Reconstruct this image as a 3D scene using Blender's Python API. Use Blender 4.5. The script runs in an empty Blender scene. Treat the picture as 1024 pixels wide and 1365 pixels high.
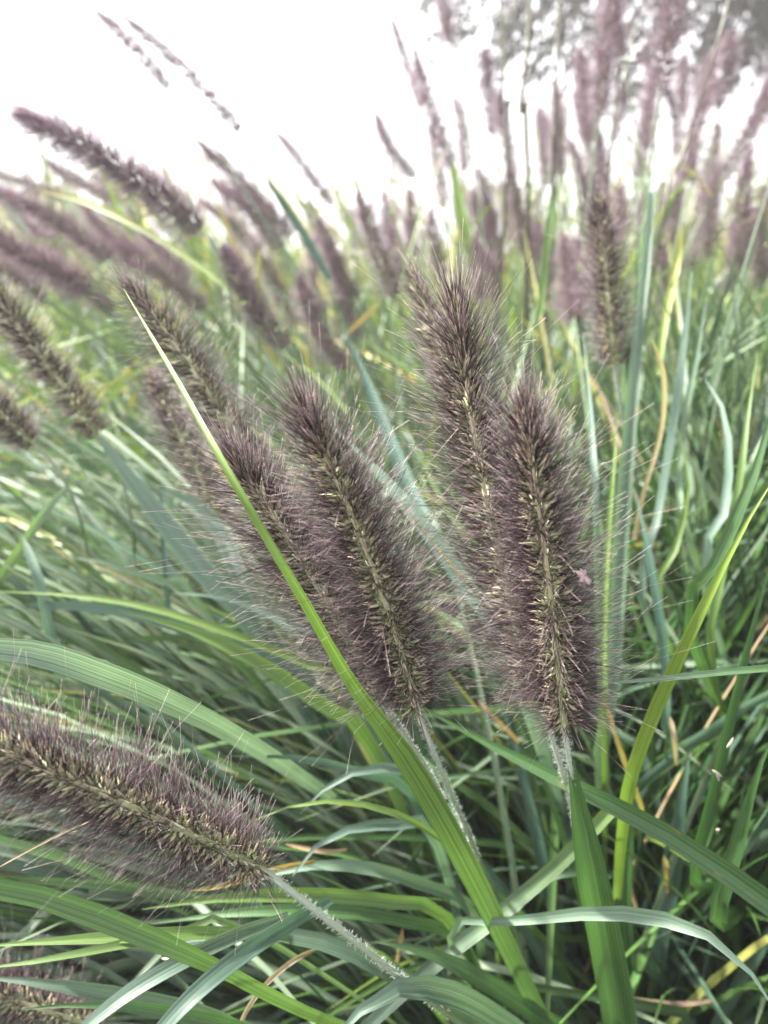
import bpy, math, random
import numpy as np
from mathutils import Vector, Matrix

rng = np.random.default_rng(7)
random.seed(7)
scene = bpy.context.scene
COL = scene.collection

# ------------------------------------------------------------------ camera
H, PITCH, FPX = 0.70, math.radians(20.5), 1031.0
CAM = np.array([0.0, 0.0, H])
FWD = np.array([0.0, math.cos(PITCH), -math.sin(PITCH)])
UPV = np.array([0.0, math.sin(PITCH), math.cos(PITCH)])
RGT = np.array([1.0, 0.0, 0.0])

def P(px, py, d):
    """world point at distance d along the view axis, seen at photo pixel px, py"""
    return CAM + d * (FWD + (px - 512) / FPX * RGT - (py - 682.5) / FPX * UPV)

def proj(p):
    q = np.asarray(p) - CAM
    d = q @ FWD
    dd = np.where(np.abs(d) < 1e-6, 1e-6, d)
    return 512 + FPX * (q @ RGT) / dd, 682.5 - FPX * (q @ UPV) / dd, d

cd = bpy.data.cameras.new("camera")
cam = bpy.data.objects.new("camera", cd)
COL.objects.link(cam)
cam.location = CAM
cam.rotation_euler = (math.pi / 2 - PITCH, 0, 0)
cd.sensor_fit = 'VERTICAL'
cd.sensor_height = 36.0
cd.lens = 36.0 * FPX / 1365.0
cd.clip_start = 0.01
cd.clip_end = 2000
cd.dof.use_dof = True
cd.dof.focus_distance = 0.262
cd.dof.aperture_fstop = cd.lens / 3.3
scene.camera = cam

# ------------------------------------------------------------------ light
SUN_EL, SUN_AZ = math.radians(50), math.radians(-70)      # azimuth from +Y towards +X
w = bpy.data.worlds.new("World")
scene.world = w
w.use_nodes = True
nt = w.node_tree
nt.nodes.clear()
sky = nt.nodes.new('ShaderNodeTexSky')
sky.sky_type = 'NISHITA'
sky.sun_disc = False
sky.sun_elevation = SUN_EL
sky.sun_rotation = SUN_AZ
sky.air_density = 1.0
sky.dust_density = 2.0
sky.ozone_density = 1.0
# a thin bright overcast: the dome stays as bright towards the horizon as it is higher up
tco = nt.nodes.new('ShaderNodeTexCoord')
sxyz = nt.nodes.new('ShaderNodeSeparateXYZ')
cxyz = nt.nodes.new('ShaderNodeCombineXYZ')
nt.links.new(tco.outputs['Generated'], sxyz.inputs[0])
ab = nt.nodes.new('ShaderNodeMath')
ab.operation = 'MAXIMUM'
ab.inputs[1].default_value = 0.30
nt.links.new(sxyz.outputs[2], ab.inputs[0])
nt.links.new(sxyz.outputs[0], cxyz.inputs[0])
nt.links.new(sxyz.outputs[1], cxyz.inputs[1])
nt.links.new(ab.outputs[0], cxyz.inputs[2])
nrmz = nt.nodes.new('ShaderNodeVectorMath')
nrmz.operation = 'NORMALIZE'
nt.links.new(cxyz.outputs[0], nrmz.inputs[0])
nt.links.new(nrmz.outputs[0], sky.inputs[0])
hs = nt.nodes.new('ShaderNodeHueSaturation')
hs.inputs['Saturation'].default_value = 0.22
bg = nt.nodes.new('ShaderNodeBackground')
bg.inputs['Strength'].default_value = 0.115
out = nt.nodes.new('ShaderNodeOutputWorld')
nt.links.new(sky.outputs[0], hs.inputs['Color'])
nt.links.new(hs.outputs[0], bg.inputs['Color'])
nt.links.new(bg.outputs[0], out.inputs['Surface'])

sd = bpy.data.lights.new("sun", 'SUN')
sd.energy = 5.0
sd.angle = math.radians(6)
sd.color = (1.0, 0.96, 0.9)
so = bpy.data.objects.new("sun", sd)
COL.objects.link(so)
sdir = Vector((math.sin(SUN_AZ) * math.cos(SUN_EL), math.cos(SUN_AZ) * math.cos(SUN_EL), math.sin(SUN_EL)))
so.rotation_euler = sdir.to_track_quat('Z', 'Y').to_euler()
so.location = (0, 0, 10)

scene.view_settings.view_transform = 'Standard'
scene.view_settings.look = 'None'
scene.view_settings.exposure = 2.25
scene.view_settings.gamma = 1.0
cy = scene.cycles
cy.max_bounces = 8
cy.transparent_max_bounces = 8
cy.diffuse_bounces = 4
cy.transmission_bounces = 5
cy.volume_bounces = 2
cy.use_denoising = True
cy.denoiser = 'OPENIMAGEDENOISE'
cy.denoising_input_passes = 'RGB_ALBEDO_NORMAL'
cy.denoising_prefilter = 'ACCURATE'
cy.use_adaptive_sampling = True
cy.adaptive_threshold = 0.01

# ------------------------------------------------------------------ materials
def mat(name):
    m = bpy.data.materials.new(name)
    m.use_nodes = True
    m.node_tree.nodes.clear()
    return m, m.node_tree

def N(nt, t, **kw):
    n = nt.nodes.new(t)
    for k, v in kw.items():
        if k in n.inputs:
            n.inputs[k].default_value = v
        else:
            setattr(n, k, v)
    return n

def math_n(nt, op, a, b=None):
    n = nt.nodes.new('ShaderNodeMath')
    n.operation = op
    for i, v in enumerate((a, b)):
        if v is None:
            continue
        if isinstance(v, (int, float)):
            n.inputs[i].default_value = v
        else:
            nt.links.new(v, n.inputs[i])
    return n.outputs[0]

def leaf_material(name, stripes=11, transl=0.32, rough=0.43):
    m, nt = mat(name)
    L = nt.links
    at = N(nt, 'ShaderNodeAttribute', attribute_name='Col')
    uv = N(nt, 'ShaderNodeUVMap', uv_map='UVMap')
    sep = N(nt, 'ShaderNodeSeparateXYZ')
    L.new(uv.outputs[0], sep.inputs[0])
    u, v = sep.outputs[0], sep.outputs[1]
    # veins: fine lengthwise ridges
    comb = N(nt, 'ShaderNodeCombineXYZ')
    L.new(math_n(nt, 'MULTIPLY', u, float(stripes)), comb.inputs[0])
    L.new(math_n(nt, 'MULTIPLY', v, 1.3), comb.inputs[1])
    L.new(at.outputs['Alpha'], comb.inputs[2])
    no = N(nt, 'ShaderNodeTexNoise', Scale=1.0, Detail=2.0)
    L.new(comb.outputs[0], no.inputs['Vector'])
    si = math_n(nt, 'SINE', math_n(nt, 'MULTIPLY', u, stripes * 6.283))
    vein = math_n(nt, 'ADD', math_n(nt, 'MULTIPLY', si, 0.09), no.outputs['Fac'])
    # pale midrib groove
    mid = math_n(nt, 'ABSOLUTE', math_n(nt, 'SUBTRACT', u, 0.5))
    rib = math_n(nt, 'SUBTRACT', 1.0, math_n(nt, 'MINIMUM', math_n(nt, 'MULTIPLY', mid, 22.0), 1.0))
    # blotches along the blade
    comb2 = N(nt, 'ShaderNodeCombineXYZ')
    L.new(math_n(nt, 'MULTIPLY', u, 1.5), comb2.inputs[0])
    L.new(math_n(nt, 'MULTIPLY', v, 9.0), comb2.inputs[1])
    L.new(at.outputs['Alpha'], comb2.inputs[2])
    bl = N(nt, 'ShaderNodeTexNoise', Scale=1.0, Detail=4.0)
    L.new(comb2.outputs[0], bl.inputs['Vector'])
    ramp = N(nt, 'ShaderNodeMapRange')
    ramp.inputs['From Min'].default_value = 0.25
    ramp.inputs['From Max'].default_value = 0.8
    ramp.inputs['To Min'].default_value = 0.52
    ramp.inputs['To Max'].default_value = 1.62
    L.new(vein, ramp.inputs['Value'])
    bl2 = math_n(nt, 'ADD', math_n(nt, 'MULTIPLY', bl.outputs['Fac'], 0.7), 0.65)
    fac = math_n(nt, 'MULTIPLY', ramp.outputs[0], bl2)
    fac = math_n(nt, 'ADD', fac, math_n(nt, 'MULTIPLY', rib, 0.22))
    mul = N(nt, 'ShaderNodeVectorMath', operation='SCALE')
    L.new(at.outputs['Color'], mul.inputs[0])
    L.new(fac, mul.inputs['Scale'])
    comb3 = N(nt, 'ShaderNodeCombineXYZ')
    L.new(math_n(nt, 'MULTIPLY', u, 5.0), comb3.inputs[0])
    L.new(math_n(nt, 'MULTIPLY', v, 60.0), comb3.inputs[1])
    L.new(at.outputs['Alpha'], comb3.inputs[2])
    sp_ = N(nt, 'ShaderNodeTexNoise', Scale=1.0, Detail=3.0)
    L.new(comb3.outputs[0], sp_.inputs['Vector'])
    spot = N(nt, 'ShaderNodeMapRange')
    spot.inputs['From Min'].default_value = 0.66
    spot.inputs['From Max'].default_value = 0.74
    spot.inputs['To Max'].default_value = 0.7
    L.new(sp_.outputs['Fac'], spot.inputs['Value'])
    smix = N(nt, 'ShaderNodeMix', data_type='RGBA')
    L.new(spot.outputs[0], smix.inputs[0])
    L.new(mul.outputs[0], smix.inputs[6])
    smix.inputs[7].default_value = (.22, .15, .07, 1)
    bump = N(nt, 'ShaderNodeBump', Strength=0.35, Distance=0.0006)
    L.new(vein, bump.inputs['Height'])
    pr = N(nt, 'ShaderNodeBsdfPrincipled', Roughness=rough)
    pr.inputs['Specular IOR Level'].default_value = 0.5
    L.new(smix.outputs[2], pr.inputs['Base Color'])
    L.new(bump.outputs[0], pr.inputs['Normal'])
    tr = N(nt, 'ShaderNodeBsdfTranslucent')
    tint = N(nt, 'ShaderNodeVectorMath', operation='MULTIPLY')
    tint.inputs[1].default_value = (1.1, 1.2, 0.7)
    L.new(mul.outputs[0], tint.inputs[0])
    L.new(tint.outputs[0], tr.inputs['Color'])
    mx = N(nt, 'ShaderNodeMixShader', Fac=transl)
    L.new(pr.outputs[0], mx.inputs[1])
    L.new(tr.outputs[0], mx.inputs[2])
    o = N(nt, 'ShaderNodeOutputMaterial')
    L.new(mx.outputs[0], o.inputs['Surface'])
    return m

def strand_material(name, stops, transl=0.3, rough=0.45, spec=0.5, var=0.5):
    """colour runs along each strand (uv v) and varies between strands (uv u)"""
    m, nt = mat(name)
    L = nt.links
    uv = N(nt, 'ShaderNodeUVMap', uv_map='UVMap')
    sep = N(nt, 'ShaderNodeSeparateXYZ')
    L.new(uv.outputs[0], sep.inputs[0])
    cr = N(nt, 'ShaderNodeValToRGB')
    el = cr.color_ramp.elements
    el[0].position, el[0].color = stops[0][0], (*stops[0][1], 1)
    el[1].position, el[1].color = stops[-1][0], (*stops[-1][1], 1)
    for p_, c_ in stops[1:-1]:
        e = el.new(p_)
        e.color = (*c_, 1)
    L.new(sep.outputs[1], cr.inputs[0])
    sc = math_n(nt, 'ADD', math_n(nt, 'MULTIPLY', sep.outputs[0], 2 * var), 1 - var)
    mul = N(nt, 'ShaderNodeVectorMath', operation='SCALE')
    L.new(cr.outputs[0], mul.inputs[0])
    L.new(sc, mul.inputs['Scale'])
    pr = N(nt, 'ShaderNodeBsdfPrincipled', Roughness=rough)
    pr.inputs['Specular IOR Level'].default_value = spec
    L.new(mul.outputs[0], pr.inputs['Base Color'])
    tr = N(nt, 'ShaderNodeBsdfTranslucent')
    L.new(mul.outputs[0], tr.inputs['Color'])
    mx = N(nt, 'ShaderNodeMixShader', Fac=transl)
    L.new(pr.outputs[0], mx.inputs[1])
    L.new(tr.outputs[0], mx.inputs[2])
    o = N(nt, 'ShaderNodeOutputMaterial')
    L.new(mx.outputs[0], o.inputs['Surface'])
    return m

M_LEAF = leaf_material("leaf_blade")
M_FOLIAGE = leaf_material("leaf_foliage", stripes=6, transl=0.28)
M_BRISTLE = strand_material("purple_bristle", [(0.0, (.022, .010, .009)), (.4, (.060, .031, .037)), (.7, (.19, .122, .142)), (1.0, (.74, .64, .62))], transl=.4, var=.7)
M_BRISTLE_HAZED = strand_material("purple_bristle_hazed", [(0.0, (.19, .13, .155)), (.6, (.38, .275, .325)), (1.0, (.58, .48, .52))], transl=0.55)  # paler copy for far spikes: bleaching by haze and glare put into the colour
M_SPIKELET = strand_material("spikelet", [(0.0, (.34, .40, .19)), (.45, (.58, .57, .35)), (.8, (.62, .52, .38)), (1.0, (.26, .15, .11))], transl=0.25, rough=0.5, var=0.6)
M_SPIKELET_HAZED = strand_material("spikelet_hazed", [(0.0, (.20, .17, .13)), (.5, (.24, .18, .17)), (1.0, (.20, .14, .15))], transl=.4, var=.4)  # mauve brown copy for far spikes, fading by haze painted into its colour
M_STEM = strand_material("stem_green", [(0.0, (.10, .15, .07)), (.8, (.13, .19, .085)), (1.0, (.36, .42, .32))], transl=0.1, var=0.25)
M_WOOL = strand_material("stem_wool", [(0.0, (.62, .64, .62)), (1.0, (.85, .85, .85))], transl=0.35, var=0.2)
M_STALK = strand_material("dry_stalk", [(0.0, (.07, .065, .03)), (1.0, (.025, .02, .018))], transl=0.1, var=0.3)
M_BARK = strand_material("bark", [(0.0, (.09, .075, .06)), (1.0, (.12, .10, .08))], transl=0.0, rough=0.9, spec=.1, var=.3)
M_TREELEAF = strand_material("tree_leaf", [(0.0, (.025, .032, .026)), (1.0, (.035, .044, .034))], transl=0.15, rough=0.6, var=0.5)
M_SHRUBLEAF = strand_material("autumn_leaf", [(0.0, (.42, .30, .18)), (1.0, (.5, .38, .26))], transl=0.4, rough=0.7, spec=.1, var=0.4)
M_HUSK = strand_material("husk", [(0.0, (.30, .25, .20)), (1.0, (.42, .37, .32))], transl=0.3, rough=0.6, var=0.15)
M_BRACT = strand_material("pink_bract", [(0.0, (.50, .38, .37)), (.6, (.44, .30, .31)), (1.0, (.58, .47, .46))], transl=0.35, rough=0.6, var=0.3)

def ground_material():
    m, nt = mat("soil_and_litter")
    L = nt.links
    tc = N(nt, 'ShaderNodeTexCoord')
    n1 = N(nt, 'ShaderNodeTexNoise', Scale=14.0, Detail=8.0)
    L.new(tc.outputs['Object'], n1.inputs['Vector'])
    cr = N(nt, 'ShaderNodeValToRGB')
    cr.color_ramp.elements[0].position, cr.color_ramp.elements[0].color = .35, (.015, .011, .008, 1)
    cr.color_ramp.elements[1].position, cr.color_ramp.elements[1].color = .7, (.06, .045, .03, 1)
    L.new(n1.outputs['Fac'], cr.inputs[0])
    n2 = N(nt, 'ShaderNodeTexNoise', Scale=0.35, Detail=5.0)
    L.new(tc.outputs['Object'], n2.inputs['Vector'])
    cr2 = N(nt, 'ShaderNodeValToRGB')
    cr2.color_ramp.elements[0].position, cr2.color_ramp.elements[0].color = .3, (.20, .19, .09, 1)
    cr2.color_ramp.elements[1].position, cr2.color_ramp.elements[1].color = .7, (.34, .30, .20, 1)
    L.new(n2.outputs['Fac'], cr2.inputs[0])
    # dry lawn beyond the bed of fountain grass
    sp = N(nt, 'ShaderNodeSeparateXYZ')
    L.new(tc.outputs['Object'], sp.inputs[0])
    mr = N(nt, 'ShaderNodeMapRange')
    mr.inputs['From Min'].default_value = 3.5
    mr.inputs['From Max'].default_value = 5.0
    L.new(sp.outputs[1], mr.inputs['Value'])
    mix = N(nt, 'ShaderNodeMix', data_type='RGBA')
    L.new(mr.outputs[0], mix.inputs[0])
    L.new(cr.outputs[0], mix.inputs[6])
    L.new(cr2.outputs[0], mix.inputs[7])
    bump = N(nt, 'ShaderNodeBump', Strength=0.8, Distance=0.01)
    L.new(n1.outputs['Fac'], bump.inputs['Height'])
    pr = N(nt, 'ShaderNodeBsdfPrincipled', Roughness=0.95)
    L.new(mix.outputs[2], pr.inputs['Base Color'])
    L.new(bump.outputs[0], pr.inputs['Normal'])
    o = N(nt, 'ShaderNodeOutputMaterial')
    L.new(pr.outputs[0], o.inputs['Surface'])
    return m

# ------------------------------------------------------------------ mesh helpers
def build_mesh(name, verts, quads, uv_per_vert=None, col_per_vert=None, material=None, smooth=True):
    verts = np.ascontiguousarray(verts, dtype=np.float32).reshape(-1, 3)
    quads = np.ascontiguousarray(quads, dtype=np.int32).reshape(-1, 4)
    me = bpy.data.meshes.new(name)
    me.vertices.add(len(verts))
    me.vertices.foreach_set("co", verts.ravel())
    me.loops.add(quads.size)
    me.loops.foreach_set("vertex_index", quads.ravel())
    me.polygons.add(len(quads))
    me.polygons.foreach_set("loop_start", np.arange(0, quads.size, 4, dtype=np.int32))
    if uv_per_vert is not None:
        ul = me.uv_layers.new(name="UVMap")
        ul.data.foreach_set("uv", np.ascontiguousarray(uv_per_vert, dtype=np.float32).reshape(-1, 2)[quads.ravel()].ravel())
    if col_per_vert is not None:
        ca = me.color_attributes.new("Col", 'FLOAT_COLOR', 'POINT')
        ca.data.foreach_set("color", np.ascontiguousarray(col_per_vert, dtype=np.float32).ravel())
    me.update(calc_edges=True)
    me.validate()
    if smooth:
        me.shade_smooth()
    if material:
        me.materials.append(material)
    return me

def link(name, data, parent=None, loc=None):
    o = bpy.data.objects.new(name, data)
    COL.objects.link(o)
    if parent:
        o.parent = parent
    if loc is not None:
        o.location = tuple(float(c) for c in loc)
    return o

def thing(name, loc, label, cat, group=None, data=None):
    o = link(name, data, None, loc)
    o['label'] = label
    o['category'] = cat
    if group:
        o['group'] = group
    return o

def norm(a):
    return a / np.maximum(np.linalg.norm(a, axis=-1, keepdims=True), 1e-9)

def perp(d):
    ref = np.where(np.abs(d[..., 2:3]) < 0.9, np.array([0, 0, 1.0]), np.array([1.0, 0, 0]))
    return norm(np.cross(d, ref))

def tubes(pts, rad, sides=3, rand=None):
    """pts n,s,3  rad n,s  ->  verts, quads, uv (u = random per strand, v = along)"""
    n, s, _ = pts.shape
    tan = norm(np.gradient(pts, axis=1))
    a = perp(tan)
    b = np.cross(tan, a)
    ang = np.arange(sides) * 2 * math.pi / sides
    ring = a[:, :, None, :] * np.cos(ang)[None, None, :, None] + b[:, :, None, :] * np.sin(ang)[None, None, :, None]
    v = pts[:, :, None, :] + ring * rad[:, :, None, None]
    idx = np.arange(n * s * sides).reshape(n, s, sides)
    q = np.stack([idx[:, :-1, :], np.roll(idx, -1, 2)[:, :-1, :], np.roll(idx, -1, 2)[:, 1:, :], idx[:, 1:, :]], -1)
    if rand is None:
        rand = rng.random(n)
    uv = np.empty((n, s, sides, 2))
    uv[..., 0] = np.asarray(rand)[:, None, None]
    uv[..., 1] = np.linspace(0, 1, s)[None, :, None]
    return v.reshape(-1, 3), q.reshape(-1, 4), uv.reshape(-1, 2)

def merge(parts):
    vs, qs, us, off = [], [], [], 0
    for v, q, u in parts:
        vs.append(v)
        qs.append(q + off)
        us.append(u)
        off += len(v)
    return np.concatenate(vs), np.concatenate(qs), np.concatenate(us)

def catmull(pts, n):
    pts = np.asarray(pts, float)
    if len(pts) == 2:
        t = np.linspace(0, 1, n)[:, None]
        return pts[0] * (1 - t) + pts[1] * t
    p = np.vstack([2 * pts[0] - pts[1], pts, 2 * pts[-1] - pts[-2]])
    seg = np.linalg.norm(np.diff(pts[:, :3], axis=0), axis=1)
    cum = np.concatenate([[0], np.cumsum(seg)])
    res = []
    for x in np.linspace(0, cum[-1], n):
        i = min(max(np.searchsorted(cum, x, side='right') - 1, 0), len(pts) - 2)
        t = (x - cum[i]) / max(cum[i + 1] - cum[i], 1e-9)
        p0, p1, p2, p3 = p[i:i + 4]
        res.append(0.5 * (2 * p1 + (p2 - p0) * t + (2 * p0 - 5 * p1 + 4 * p2 - p3) * t * t + (3 * p1 - p0 - 3 * p2 + p3) * t ** 3))
    return np.array(res)

# ------------------------------------------------------------------ seed heads (bottlebrush spikes)
def axis_frames(axis, t):
    n = len(axis)
    x = np.clip(t, 0, 1) * (n - 1)
    i = np.minimum(x.astype(int), n - 2)
    f = (x - i)[:, None]
    pos = axis[i] * (1 - f) + axis[i + 1] * f
    tan = norm(axis[i + 1] - axis[i])
    return pos, tan

def spike_parts(axis, nsp, nbr, blen=0.017, brad=0.00011, segs=4, splen=0.0064, sprad=0.00060, core=0.0035, sides=3, seed=0, thin_tip=0.0):
    """returns (spikelets+rachis), bristles as verts/quads/uv"""
    r = np.random.default_rng(seed)
    L = np.linalg.norm(np.diff(axis, axis=0), axis=1).sum()
    t = (np.arange(nsp) + r.random(nsp) * 0.9) / nsp
    t = np.clip(t, 0, 1) ** (1 - 0.15 * thin_tip)
    ga = np.arange(nsp) * 2.39996 + r.normal(0, .25, nsp)
    lost = r.random(nsp) < .10 * (.4 + t)
    t, ga = t[~lost], ga[~lost]
    nsp = len(t)
    rag = r.uniform(.72, 1.22, nsp) * (1 + .10 * np.sin(ga * .5 + t * 23))
    pos, tan = axis_frames(axis, t)
    a = perp(tan)
    b = np.cross(tan, a)
    rad = a * np.cos(ga)[:, None] + b * np.sin(ga)[:, None]
    prof = np.interp(t, [0, .06, .2, .7, .9, 1], [.62, .85, 1, .98, .78, .55])
    # spikelets: angle from the axis
    th = np.interp(t, [0, .1, .75, 1], [1.25, 1.12, .85, .14]) + r.normal(0, .16, nsp)
    sdir = norm(tan * np.cos(th)[:, None] + rad * np.sin(th)[:, None])
    org = pos + rad * core * 0.35 * prof[:, None]
    sl = splen * (0.8 + .4 * r.random(nsp)) * (0.75 + .25 * prof)
    k = np.array([0, .3, .62, 1.0])
    spts = org[:, None, :] + sdir[:, None, :] * (sl[:, None] * k[None, :])[..., None] + sdir[:, None, :] * 0.0012
    srad = sprad * np.array([.45, 1.0, .72, .06])[None, :] * (0.8 + .4 * r.random(nsp))[:, None]
    spk = tubes(spts, srad, 4, rand=np.clip(.5 + (.22 - .35 * t) + r.normal(0, .25, nsp), 0, 1))
    rt = np.linspace(0, 1, 14)
    rp, _ = axis_frames(axis, rt)
    rch = tubes(rp[None], np.interp(rt, [0, 1], [core * .36, core * .12])[None], 6, rand=[.55])
    # bristles: an involucre round each spikelet
    m = nsp * nbr
    D = np.repeat(sdir, nbr, 0)
    T = np.repeat(t, nbr)
    PR = np.repeat(prof * rag, nbr)
    RD = np.repeat(rad, nbr, 0)
    TN = np.repeat(tan, nbr, 0)
    spread = np.interp(T, [0, .85, 1], [.36, .34, .22])[:, None]
    bd = norm(D + r.normal(0, 1, (m, 3)) * spread + RD * np.interp(T, [0, .9, 1], [.75, .35, .0])[:, None])
    bl = blen * PR * (0.40 + 0.72 * r.random(m))
    longer = r.random(m) < 0.09
    bl = np.where(longer, bl * 1.7, bl)
    bo = np.repeat(org, nbr, 0) + D * 0.001
    s = np.linspace(0, 1, segs + 1)
    bend = norm(TN * .7 + r.normal(0, .5, (m, 3)))
    bp = bo[:, None, :] + bd[:, None, :] * (bl[:, None] * s)[..., None] + bend[:, None, :] * ((bl * (.04 + .14 * r.random(m)))[:, None] * s ** 2)[..., None]
    br = brad * (0.75 + .5 * r.random(m))[:, None] * np.interp(s, [0, .5, 1], [1.15, .95, .3])[None, :]
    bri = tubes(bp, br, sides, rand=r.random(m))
    return merge([spk, rch]), bri, L

def wool(path, n, length, seed, frm=0.0, to=1.0, r0=.0012):
    r = np.random.default_rng(seed)
    t = frm + (to - frm) * r.random(n) ** 1.3
    pos, tan = axis_frames(path, t)
    a = perp(tan)
    b = np.cross(tan, a)
    g = r.random(n) * 6.283
    rad = a * np.cos(g)[:, None] + b * np.sin(g)[:, None]
    d = norm(rad + r.normal(0, .35, (n, 3)) - tan * .2)
    s = np.linspace(0, 1, 3)
    ln = length * (.4 + .8 * r.random(n)) * (1 - .6 * t)
    pts = (pos + rad * r0 * .8)[:, None, :] + d[:, None, :] * (ln[:, None] * s)[..., None]
    return tubes(pts, .00005 * np.ones((n, 1)) * np.array([[1, .8, .3]]), 3)

def stem_path(base, adir, root, n=16, pull=.10):
    """from the spike's base down to the ground"""
    root = np.asarray(root, float)
    base = np.asarray(base, float)
    h = base[2]
    c1 = base - adir * min(pull, h * .4)
    c2 = root + np.array([0, 0, h * .45])
    t = np.linspace(0, 1, n)[:, None]
    return (1 - t) ** 3 * base + 3 * (1 - t) ** 2 * t * c1 + 3 * (1 - t) * t ** 2 * c2 + t ** 3 * root

CAT_SPIKE = "flower spike"
G_SPIKE = "purple flower spikes of the fountain grass"

def near_spike(tip, base, label, root, nsp=400, nbr=8, blen=.018, brad=.000084, segs=4, bow=(0, 0, 0), seed=0, woolly=800, stem_r=.0012, woollen=.0017, name="flower_spike", stem_via=None, far=False, **kw):
    tip, base, bow, root = (np.asarray(x, float) for x in (tip, base, bow, root))
    t = np.linspace(0, 1, 20)[:, None]
    axis = base * (1 - t) + tip * t + bow * (4 * t * (1 - t))
    (spv, spq, spu), (bv, bq, bu), L = spike_parts(axis, nsp, nbr, blen, brad, segs, seed=seed, **kw)
    e = thing(name, root, label, CAT_SPIKE, G_SPIKE)
    ad = norm(axis[1] - axis[0])
    if stem_via is not None:
        path = catmull([base] + list(stem_via) + [root], 26)
    else:
        path = stem_path(base, ad, root, 26)
    sv, sq, su = tubes(path[None] - root, np.linspace(stem_r * .8, stem_r * 1.5, 26)[None], 8, rand=[.5])
    su[:, 1] = 1 - su[:, 1]
    so_ = link("stem", build_mesh("stem", sv, sq, su, None, M_STEM), e)
    if woolly:
        wv, wq, wu = wool(path, woolly, woollen, seed + 9, 0, .2, stem_r)
        link("stem_hairs", build_mesh("stem_hairs", wv - root, wq, wu, None, M_WOOL), so_)
    link("spikelets", build_mesh("spikelets", spv - root, spq, spu, None, M_SPIKELET_HAZED if far else M_SPIKELET), e)
    link("bristles", build_mesh("bristles", bv - root, bq, bu, None, M_BRISTLE_HAZED if far else M_BRISTLE), e)
    return e

# crowns of the grass clumps on the ground
def ground_pt(px, d):
    """point on the ground at distance d along the view axis under photo column px"""
    q = P(px, 682.5, d)
    return np.array([q[0], q[1] * 1.0, 0.0])

CA = np.array([.185, .46, 0.0])
CB = np.array([.42, .62, 0.0])
CL = np.array([-.30, .62, 0.0])
CF = np.array([.10, .40, 0.0])

# --- the spikes in focus
near_spike(P(700, 556, .226), P(752, 968, .285), "sharp foremost upright bottlebrush spike right of centre with pink bract caught on it",
           CA + [.0, .0, 0], nsp=600, nbr=8, blen=.0235, seed=1, bow=(.001, 0, .0),
           stem_via=[P(768, 1075, .305), P(790, 1200, .35), P(815, 1365, .44)])
near_spike(P(608, 408, .262), P(722, 940, .312), "tall pinkish purple spike right behind the foremost upright spike, leaning left at its top",
           CA + [-.01, .02, 0], nsp=620, nbr=8, blen=.0275, seed=2, bow=(-.004, .0, .0),
           stem_via=[P(762, 1075, .34), P(785, 1200, .39), P(812, 1365, .48)])
near_spike(P(408, 552, .226), P(556, 948, .278), "sharp foremost spike left of centre leaning left, its pale axis facing the viewer",
           CF + [.0, .0, 0], nsp=580, nbr=8, blen=.0235, seed=3, bow=(.003, 0, .0),
           stem_via=[P(598, 1050, .30), P(640, 1150, .35), P(700, 1310, .44)])
near_spike(P(316, 618, .262), P(508, 935, .298), "shaggy spike tucked behind the yellow green blade and the foremost left spike",
           CF + [-.01, .02, 0], nsp=480, nbr=8, blen=.0265, seed=4, bow=(.0, 0, .004),
           stem_via=[P(566, 1020, .33), P(615, 1120, .38), P(690, 1300, .46)])
near_spike(P(-150, 945, .207), P(352, 1160, .262), "large dark spike lying towards the lower left edge on a woolly pale stem",
           CF + [-.02, .01, 0], nsp=620, nbr=8, blen=.0205, seed=5, bow=(0, 0, .003), stem_r=.0014,
           stem_via=[P(440, 1228, .272), P(525, 1296, .288), P(620, 1370, .318), P(700, 1440, .38)])
near_spike(P(176, 386, .350), P(345, 640, .385), "brown spike with dark pointed tip rising behind the yellow green blade",
           CL + [.12, 0, 0], nsp=300, nbr=11, blen=.018, seed=6, woolly=0, segs=3, bow=(.004, 0, 0))
near_spike(P(205, 505, .46), P(300, 705, .50), "short dim spike in the shade low behind the brown pointed spike",
           CL + [.10, .06, 0], nsp=260, nbr=10, blen=.0165, seed=7, woolly=0, segs=3, brad=.00013)
near_spike(P(552, 368, .345), P(650, 640, .385), "spike mostly hidden behind the tall pinkish spike, only its dark tuft showing",
           CA + [0, .08, 0], nsp=260, nbr=10, blen=.014, seed=8, woolly=0, segs=3)
near_spike(P(799, 268, .46), P(820, 488, .50), "large blurred upright spike with beaded axis beside the tall blue green blade",
           CB + [-.1, .05, 0], nsp=300, nbr=10, blen=.0165, seed=9, woolly=500, segs=3, brad=.00013)
near_spike(P(-25, 365, .42), P(132, 580, .47), "blurred brown spike at the left edge above a broad pale teal blade",
           CL + [.02, 0, 0], nsp=300, nbr=10, blen=.0165, seed=10, woolly=300, segs=3, brad=.00013)
near_spike(P(-60, 500, .44), P(46, 592, .47), "blurred stub of a spike cut by the left edge on a pale bare stem",
           CL + [-.02, 0, 0], nsp=220, nbr=10, blen=.0165, seed=11, woolly=300, segs=3, brad=.00013)
near_spike(P(-80, 1300, .33), P(135, 1372, .37), "dark spike lying low in the bottom left corner under green blades",
           CF + [-.1, .02, 0], nsp=260, nbr=11, blen=.017, seed=12, woolly=0, segs=3)

near_spike(P(34, 158, .56), P(268, 306, .60), "broad dark mauve spike leaning far left across the skyline at left",
           CL + [.05, .12, 0], nsp=400, nbr=10, blen=.0275, seed=13, woolly=0, segs=3, brad=.00014, bow=(0, 0, .008), far=True)
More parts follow.
